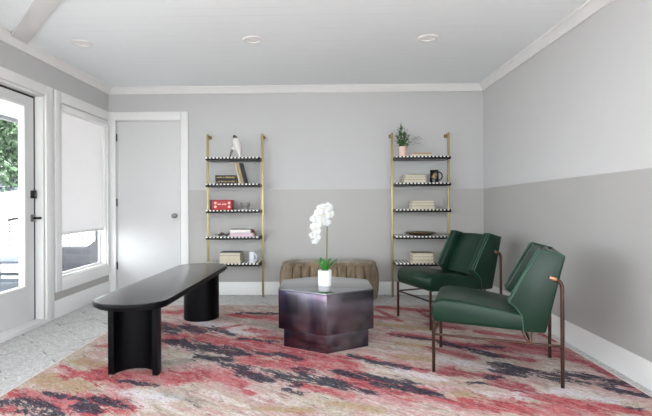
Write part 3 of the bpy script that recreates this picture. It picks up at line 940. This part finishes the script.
for k, tpnt in enumerate(tips):
    tp_ = Vector((tpnt[0] * (1.28 if tpnt[0] > .1 else 1.12), tpnt[1], tpnt[2] * 1.18 + .10)); a = Vector((random.uniform(-.012, .012), random.uniform(-.012, .012), .09))
    mid = a.lerp(tp_, .5) + Vector((-tp_.x * .15, 0, .02))
    pts = [a.lerp(mid, t_ / 4).lerp(mid.lerp(tp_, t_ / 4), t_ / 4) for t_ in range(5)]
    sm.tube(pts, .0014, 5)
    far = tpnt[0] > .11
    for j in range(24 if not far else 6):
        f_ = random.uniform(.1, .86) if not far else random.uniform(.1, .6)
        q = a.lerp(mid, f_).lerp(mid.lerp(tp_, f_), f_)
        d = Vector((random.gauss(0, 1), random.gauss(0, 1), random.gauss(.35, .7)))
        leaf(fo, q, d, random.uniform(.022, .036), random.uniform(.008, .012))
    buds.append(tp_)
    if far:
        q = a.lerp(mid, .8).lerp(mid.lerp(tp_, .8), .8) + Vector((0, 0, .014))
        buds.append(q)
fo.build('foliage', M['foliage'], pp); sm.build('stem', M['stem'], pp); 
b0 = MB().lathe([(0, -.0045), (.0042, -.002), (.0048, .001), (0, .005)], (0, 0, 0), 8).build('bud', M['bud'], pp)
for k, q in enumerate(buds):
    c = b0 if k == 0 else b0.copy()
    if k: COL.objects.link(c); c.parent = pp
    c.location = q
stack(1.11, 5.27, z, [
    ('thin white book lying under the tan one beside the potted plant', .0, .235, .17, .019, BC['white'], dict()),
    ('thin tan book lying topmost beside the potted plant', .005, .21, .16, .017, BC['tan'], dict(spine_front=True))], 'books beside the plant')
z = SZ[3]
stack(1.022, 5.25, z, [
    ('cream book at the bottom of the stack beside the black mug', 0, .243, .20, .034, BC['edge'], dict()),
    ('cream book in the middle of the stack beside the black mug', .005, .228, .19, .026, BC['edge'], dict()),
    ('cream book on top of the stack beside the black mug', .008, .216, .18, .026, BC['edge'], dict())], 'books beside the black mug')
def mug_mat():
    m = NT('black_glaze_with_gold_emblem')
    v = m.coords()
    s = m.n('ShaderNodeSeparateXYZ', {'Vector': v}); x, y, zz = s.outputs
    ex = m.math('DIVIDE', m.math('ADD', x, .002), .026); ez = m.math('DIVIDE', m.math('SUBTRACT', zz, .075), .034)
    r2 = m.math('ADD', m.math('MULTIPLY', ex, ex), m.math('MULTIPLY', ez, ez))
    inside = m.math('MULTIPLY', m.math('LESS_THAN', r2, 1.0), m.math('LESS_THAN', y, 0.0))
    sw = m.smooth(m.noise(v, 75, 2, .5, 1.5), .47, .54)
    f = m.math('MULTIPLY', inside, sw)
    m.principled(Base_Color=m.mix(f, S('141314'), S('b89a68')), Roughness=.25)
    return m.m
M['mug'] = mug_mat()
mug('black mug with gold emblem on the right unit beside cream books', 1.258, 5.24, z, .047, .142, M['mug'], .043)
z = SZ[2]
stack(1.118, 5.25, z, [
    ('bottom cream book of the stack on the right unit\'s middle shelf', 0, .248, .20, .036, BC['edge'], dict()),
    ('middle cream book of the stack on the right unit\'s middle shelf', -.002, .244, .19, .034, BC['edge'], dict()),
    ('top cream book of the stack on the right unit\'s middle shelf', -.003, .236, .18, .026, BC['edge'], dict())], 'books on the middle right shelf')
z = SZ[1]
tr = thing('tray', 'shallow dark oval tray with gold rim on the right unit', 'tray', (1.115, 5.28, z))
M['tray'] = simple('dark_bronze_tray', '4a3a2b', .35, .6, .15, 20)
MB().lathe([(0, 0), (.09, 0), (.13, .012), (.170, .030), (.176, .034), (.172, .037), (.128, .018), (.09, .008), (0, .007)], sx=1, sy=.62, seg=48).build('dish', M['tray'], tr)
MB().tube([(.1755 * math.cos(2 * PI * i / 48), .62 * .1755 * math.sin(2 * PI * i / 48), .0365) for i in range(48)], .003, 6, closed=True).build('rim', M['brass'], tr)
z = SZ[0]
stack(1.112, 5.24, z, [
    ('bottom cream book of the stack on the right unit\'s lowest shelf', 0, .232, .19, .036, BC['edge'], dict()),
    ('middle cream book of the stack on the right unit\'s lowest shelf', 0, .226, .18, .036, BC['edge'], dict()),
    ('top cream book of the stack on the right unit\'s lowest shelf', -.002, .224, .18, .040, BC['edge'], dict())], 'books on the lowest right shelf')

# ================================================================== ORCHID
oc = thing('potted_orchid', 'white orchid in a white cylinder pot standing on the hexagonal table', 'plant', (.019, 3.60, ZR + .434))
MB().lathe([(0, 0), (.050, 0), (.053, .004), (.053, .117), (.051, .120), (.048, .117), (.047, .10), (0, .10)]).build('pot', M['white_ceramic'], oc)
MB().lathe([(.0468, .0995), (.03, .103), (0, .104)]).build('soil', M['soil'], oc)
def oleaf(az, L, w, tilt, bend):
    mb = MB(); g = []
    base = Vector((.012 * math.cos(az), .012 * math.sin(az), .10))
    n = 9
    for i in range(n + 1):
        s_ = i / n
        r_ = L * (s_ * math.cos(tilt) + bend * s_ * s_ * .3)
        h_ = L * (s_ * math.sin(tilt) - bend * s_ * s_ * .45)
        c = base + Vector((math.cos(az) * r_, math.sin(az) * r_, h_))
        ww = w * math.sin(PI * min(1, (.12 + s_ * .88))) ** .55 if s_ < 1 else .001
        side = Vector((-math.sin(az), math.cos(az), 0))
        nrm = Vector((-math.cos(az) * math.sin(tilt), -math.sin(az) * math.sin(tilt), math.cos(tilt)))
        g.append([c - side * ww + nrm * ww * .45, c - side * ww * .5 + nrm * ww * .12, c, c + side * ww * .5 + nrm * ww * .12, c + side * ww + nrm * ww * .45])
    mb.surf(g)
    mb.surf([[p + Vector((0, 0, -.0016)) for p in r_][::-1] for r_ in g])
    return mb
for az, L, w, ti, be in ((PI * 1.02, .085, .019, 1.05, .3), (PI * .75, .085, .020, 1.2, .3), (-.1, .09, .020, .85, .2), (.5, .085, .019, 1.15, .3), (-PI * .42, .075, .018, 1.2, .3), (-PI * .7, .075, .019, 1.1, .35)):
    oleaf(az, L * 1.55, w * 1.45, min(ti + .12, 1.35), be * .8).build('leaf', M['leaf'], oc)
M['stake'] = simple('pale_olive_stake', '8e8a6c', .6, 0, .1, 30)
M['ostem'] = simple('orchid_stem', '6e7a4e', .5, 0, .1, 30)
MB().tube([(.016, .006, .09), (.020, .006, .30), (.023, .006, .545)], .0042, 8).build('stake', M['stake'], oc)
sp = [(.010, 0, .09), (.016, -.004, .30), (.020, -.004, .50), (.016, -.006, .590), (.000, -.01, .628), (-.030, -.012, .625), (-.060, -.014, .580), (-.077, -.014, .50), (-.073, -.014, .40), (-.066, -.014, .34)]
MB().tube(sp, [.003] * 4 + [.0026] * 3 + [.002] * 3, 8).build('stem', M['ostem'], oc)
M['petal'] = simple('white_orchid_petal', 'cbcaca', .6, 0, .01, 30, Subsurface_Weight=.15)
M['lip'] = simple('pale_yellow_lip', 'd6cfa0', .5, 0, .1, 60)
def flower(size, seed):
    random.seed(seed)
    mb = MB()
    for k, (ang, L, w) in enumerate(((90, .9, .55), (12, 1, .85), (168, 1, .85), (-52, .9, .52), (-128, .9, .52))):
        a = math.radians(ang + random.uniform(-6, 6)); z0 = .05 if k in (1, 2) else 0
        d = Vector((math.cos(a), 0, math.sin(a))); s_ = Vector((-math.sin(a), 0, math.cos(a)))
        g = []
        for i in range(7):
            f_ = i / 6
            ww = w * (math.sin(PI * (.08 + f_ * .86)) ** .7) * .62 if f_ < 1 else w * .15
            c = d * (f_ * L); cur = -.16 * math.sin(PI * f_) + .10 * f_ * f_
            g.append([size * (c + s_ * (ww * q) + Vector((0, -z0 + cur - .12 * (1 - q * q) * math.sin(PI * f_ * .9) + random.uniform(-.01, .01), 0))) for q in (-1, -.5, 0, .5, 1)])
        mb.surf(g)
    return mb
fl = [(.024, -.03, .600, .044), (.048, -.022, .560, .040), (.010, -.035, .545, .042), (-.018, -.03, .600, .036), (-.040, -.038, .565, .040), (-.020, -.042, .505, .040), (.016, -.03, .490, .036),
      (-.068, -.035, .520, .038), (-.052, -.04, .470, .038), (-.083, -.03, .455, .034), (-.054, -.034, .420, .033), (-.080, -.03, .390, .032), (-.052, -.028, .372, .028), (-.070, -.028, .340, .024), (.040, -.018, .610, .030)]
proto = []
for k in range(3):
    f_ = flower(1.0, 40 + k).build('flower', M['petal'])
    lp = MB().lathe([(0, -.22), (.13, -.1), (.12, .05), (0, .14)], (0, 0, -.05), 10, sy=.8).build('lip', M['lip'], f_)
    lp.location = (0, -.12, 0)
    proto.append(f_)
used = set()
for k, (x, y, z_, s_) in enumerate(fl):
    p_ = proto[k % 3]
    c = p_ if k % 3 not in used else copy_tree(p_)
    used.add(k % 3)
    c.parent = oc
    c.location = (x - .006, y, z_); c.scale = (s_ * 1.12, s_ * 1.12, s_ * 1.12)
    random.seed(k)
    c.rotation_euler = (random.uniform(-.5, .3), random.uniform(-.4, .4), random.uniform(-.6, .5) + (-.3 if x < -.03 else .2))

# ================================================================== CEILING LIGHTS
M['lens'] = simple('frosted_lens', 'f4f4f2', .4, 0, .0)
for x, y, lab in ((-2.03, 3.90, 'round recessed ceiling light nearest the glazed door'), (-.57, 3.87, 'middle one of three round recessed ceiling lights'), (.885, 3.885, 'round recessed ceiling light nearest the right wall')):
    o = thing('recessed_light', lab, 'ceiling light', (x, y, ZC), 0, 'recessed ceiling lights')
    MB().lathe([(.058, -.001), (.062, -.010), (.078, -.009), (.088, 0), (.058, 0)], seg=40).build('trim_ring', M['trim'], o)
    MB().lathe([(0, -.004), (.045, -.005), (.060, -.003), (.060, 0), (0, 0)], seg=40).build('lens', M['lens'], o)

# ================================================================== OUTSIDE
GZ = -.2
M['paving'] = simple('pale_paving', '9a9896', .8, 0, .05, 2)
M['siding'] = simple('white_soffit_boards', 'eeeeec', .6, 0, .02)
M['patio'] = simple('blue_grey_painted_wood', '4a525e', .6, 0, .08, 8)
M['gravel'] = simple('grey_gravel', '59636d', .9, 0, .45, 45)
M['roof'] = simple('grey_roof', '545b66', .8, 0, .15, 6)
def blocks(name, a, b_, mortar, bw_, rh):
    m = NT(name)
    v = m.coords(rot=(PI / 2, 0, 0))
    br = m.n('ShaderNodeTexBrick', {'Vector': v, 'Scale': 1.0, 'Mortar Size': .012, 'Brick Width': bw_, 'Row Height': rh, 'Color1': S(a), 'Color2': S(b_), 'Mortar': S(mortar)})
    m.principled(Base_Color=br.outputs[0], Roughness=.85)
    return m.m
M['stonewall'] = blocks('grey_block_wall', '39393f', '444349', '504f55', .28, .11)
struct(MB().box(-40, 30, -25, 45, GZ - .5, GZ), 'ground', M['paving'])
g1 = struct(MB().box(-5.6, -3.4, 5.9, 7.35, GZ, GZ + .03), 'gravel_bed', M['gravel'])
po = MB(); po.box(XL - 2.9, XL - T - .005, YF, 9.0, 2.60, 2.72)
for i in range(19):
    po.box(XL - 2.88, XL - T - .01, YF + .1 + i * .6, YF + .112 + i * .6, 2.593, 2.6)
struct(po, 'porch_roof', M['siding'])
struct(MB().box(XL - 3.0, XL - 2.9, YF, 9.0, 2.54, 2.74), 'porch_fascia', simple('grey_fascia', '55585b', .7))
# table outside
tb = thing('patio_table', 'low grey-blue outdoor table seen through the glazed door', 'table', (-4.72, 6.93, GZ + .03))
MB().box(-.5, .5, -.37, .37, .39, .43, bev=.005).build('table_top', M['patio'], tb)
for sx in (-1, 1):
    for sy in (-1, 1):
        MB().box(sx * .42 - .045, sx * .42 + .045, sy * .30 - .03, sy * .30 + .03, 0, .39, bev=.003).build('leg', M['patio'], tb)
for sy in (-1, 1):
    MB().box(-.375, .375, sy * .30 - .015, sy * .30 + .015, .12, .17).build('rail', M['patio'], tb)
# low stone wall with a raised gable end
sw = MB().prism([(-4.80, 0), (-3.30, 0), (-3.30, .75), (-3.60, .75), (-3.86, .57), (-4.80, .57)], 7.5, 7.75, 'y').build('stone_wall', M['stonewall'])
sw.location.z = GZ
tag(sw, 'low grey block wall outside, seen under the roller shade', 'wall')
# white pierced screen wall farther out
scr = MB(); pn = MB()
SX0, SX1, SZ0, SZ1 = -11.0, -5.0, GZ, .92
scr.box(SX0, SX1, 12.06, 12.2, SZ0, SZ1)
scr.box(SX0, SX1, 12.0, 12.06, SZ1 - .22, SZ1); scr.box(SX0, SX1, 12.0, 12.06, SZ0, SZ0 + .12)
xx = SX0; k = 0
M['whitewall'] = simple('white_painted_masonry', 'f2f1ee', .7, 0, .01)
scr.build('screen_wall', M['whitewall'])
sw2 = COL.objects['screen_wall']; tag(sw2, 'white pierced screen wall outside, far beyond the glazed door', 'wall')
for i in range(64):
    x = SX0 + .05 + i * .093
    if i % 4 == 3: continue
    for j in range(7):
        zz = -.05 + j * .095
        pn.box(x, x + .045, 12.045, 12.0605, zz, zz + .05)
pn.build('openings', simple('dark_openings', '101011', .8), sw2)
# neighbouring roof
nr = MB().prism([(12.4, .95), (15.5, 2.0), (15.5, 1.9), (12.4, .85)], -13.5, -8.05, 'x').build('shed_roof', M['roof'])
tag(nr, 'grey sloping roof behind the white screen wall outside', 'roof')
# trees
M['bark'] = simple('tree_bark', '423a33', .85, 0, .2, 12)
def tree(x, y, h, r, seed, mat, lab):
    random.seed(seed)
    t = thing('tree', lab, 'tree', (x, y, GZ), 0, 'trees outside')
    MB().tube([(0, 0, 0), (.1, 0, h * .3), (-.05, .1, h * .6), (.1, 0, h * .85)], [.16, .13, .09, .03], 10).build('trunk', M['bark'], t)
    br = MB()
    for i in range(7):
        a = 2 * PI * i / 7 + random.random()
        z0 = h * random.uniform(.35, .65)
        br.tube([(0, 0, z0), (r * .4 * math.cos(a), r * .4 * math.sin(a), z0 + .5), (r * .8 * math.cos(a), r * .8 * math.sin(a), z0 + r * .5)], [.06, .04, .015], 6)
    br.build('branch', M['bark'], t)
    cl = [(random.uniform(-1, 1) * r * .75, random.uniform(-1, 1) * r * .75, h * random.uniform(.32, .98), r * random.uniform(.25, .5)) for _ in range(34)]
    V_, Fc = [], []
    for cx, cy, cz, cr in cl:
        for _ in range(260):
            u = Vector((random.gauss(0, 1), random.gauss(0, 1), random.gauss(0, 1))).normalized()
            p = Vector((cx, cy, cz)) + u * cr * random.uniform(.75, 1.05)
            d = (u + Vector((random.gauss(0, .6), random.gauss(0, .6), random.gauss(0, .6)))).normalized()
            s_ = d.orthogonal().normalized(); s_ = Matrix.Rotation(random.random() * 6.28, 3, d) @ s_
            L = random.uniform(.12, .21)
            i0 = len(V_)
            V_ += [p, p + s_ * L * .5 + d.cross(s_) * L * .3, p + s_ * L, p + s_ * L * .5 - d.cross(s_) * L * .3]
            Fc.append((i0, i0 + 1, i0 + 2, i0 + 3))
    me = bpy.data.meshes.new('foliage'); me.from_pydata([tuple(v) for v in V_], [], Fc); me.materials.append(mat)
    o = bpy.data.objects.new('foliage', me); COL.objects.link(o); o.parent = t
M['tree_a'] = simple('lighter_green_leaves', '24401f', .6, 0, .25, 3)  # lighter leaf green of the nearer tree
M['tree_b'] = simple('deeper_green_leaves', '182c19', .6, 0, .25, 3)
tree(-10.2, 15.5, 5.0, 1.9, 3, M['tree_a'], 'leafy green tree outside filling the left edge of the door glass')
tree(-15.2, 20.5, 6.0, 2.4, 5, M['tree_b'], 'darker green tree outside standing behind the lighter one')

# ================================================================== LIGHT
wd = bpy.data.worlds.new('World'); scn.world = wd; wd.use_nodes = True
bg = wd.node_tree.nodes['Background']
bg.inputs[0].default_value = (.912, .965, 1.01, 1)
bg.inputs[1].default_value = 3.2
sun = bpy.data.lights.new('sun', 'SUN'); sun.energy = 9; sun.angle = .03; sun.color = (1, .97, .92)
so = bpy.data.objects.new('sun', sun); COL.objects.link(so)
so.rotation_euler = Vector((-.04, .60, -.80)).to_track_quat('-Z', 'Y').to_euler()
def portal(loc, rot, sx, sy):
    l = bpy.data.lights.new('window_portal', 'AREA'); l.shape = 'RECTANGLE'; l.size = sx; l.size_y = sy
    l.cycles.is_portal = True
    o = bpy.data.objects.new('window_portal', l); COL.objects.link(o); o.location = loc; o.rotation_euler = rot
portal((XL - T - .02, (GY0 + GY1) / 2, (GZ0 + GZ1) / 2), (0, -PI / 2, 0), GZ1 - GZ0, GY1 - GY0)
portal(((FX0 + FX1) / 2, YF - T - .02, (FZ0 + FZ1) / 2), (-PI / 2, PI, 0), FX1 - FX0, FZ1 - FZ0)
portal((XR + T + .02, (HY0 + HY1) / 2, (GZ0 + GZ1) / 2), (0, PI / 2, 0), GZ1 - GZ0, HY1 - HY0)
portal((XL - T - .02, (DY0 + DY1) / 2, 1.15), (0, -PI / 2, 0), 1.6, .7)
portal((XL - T - .02, (WY0 + WY1) / 2, 1.2), (0, -PI / 2, 0), 1.6, .95)

# ================================================================== CAMERA
cam = bpy.data.cameras.new('camera'); cam.sensor_width = 36; cam.sensor_fit = 'HORIZONTAL'
cam.lens = 465 / 652 * 36
cam.shift_x = (326 - 311.2) / 652
cam.shift_y = -(208 - 202) / 652
cam.clip_start = .05; cam.clip_end = 200
co = bpy.data.objects.new('camera', cam); COL.objects.link(co)
co.matrix_world = Matrix.Translation((0, 0, 1.09)) @ Matrix.Rotation(math.radians(1.33), 4, 'Z') @ Matrix.Rotation(PI / 2, 4, 'X') @ Matrix.Rotation(-math.radians(.27), 4, 'Z')
scn.camera = co
vs = scn.view_settings
vs.view_transform = 'Standard'; vs.look = 'None'; vs.exposure = 1.65; vs.gamma = 1.0; vs.use_curve_mapping = False
scn.cycles.max_bounces = 10; scn.cycles.diffuse_bounces = 6; scn.cycles.transparent_max_bounces = 12
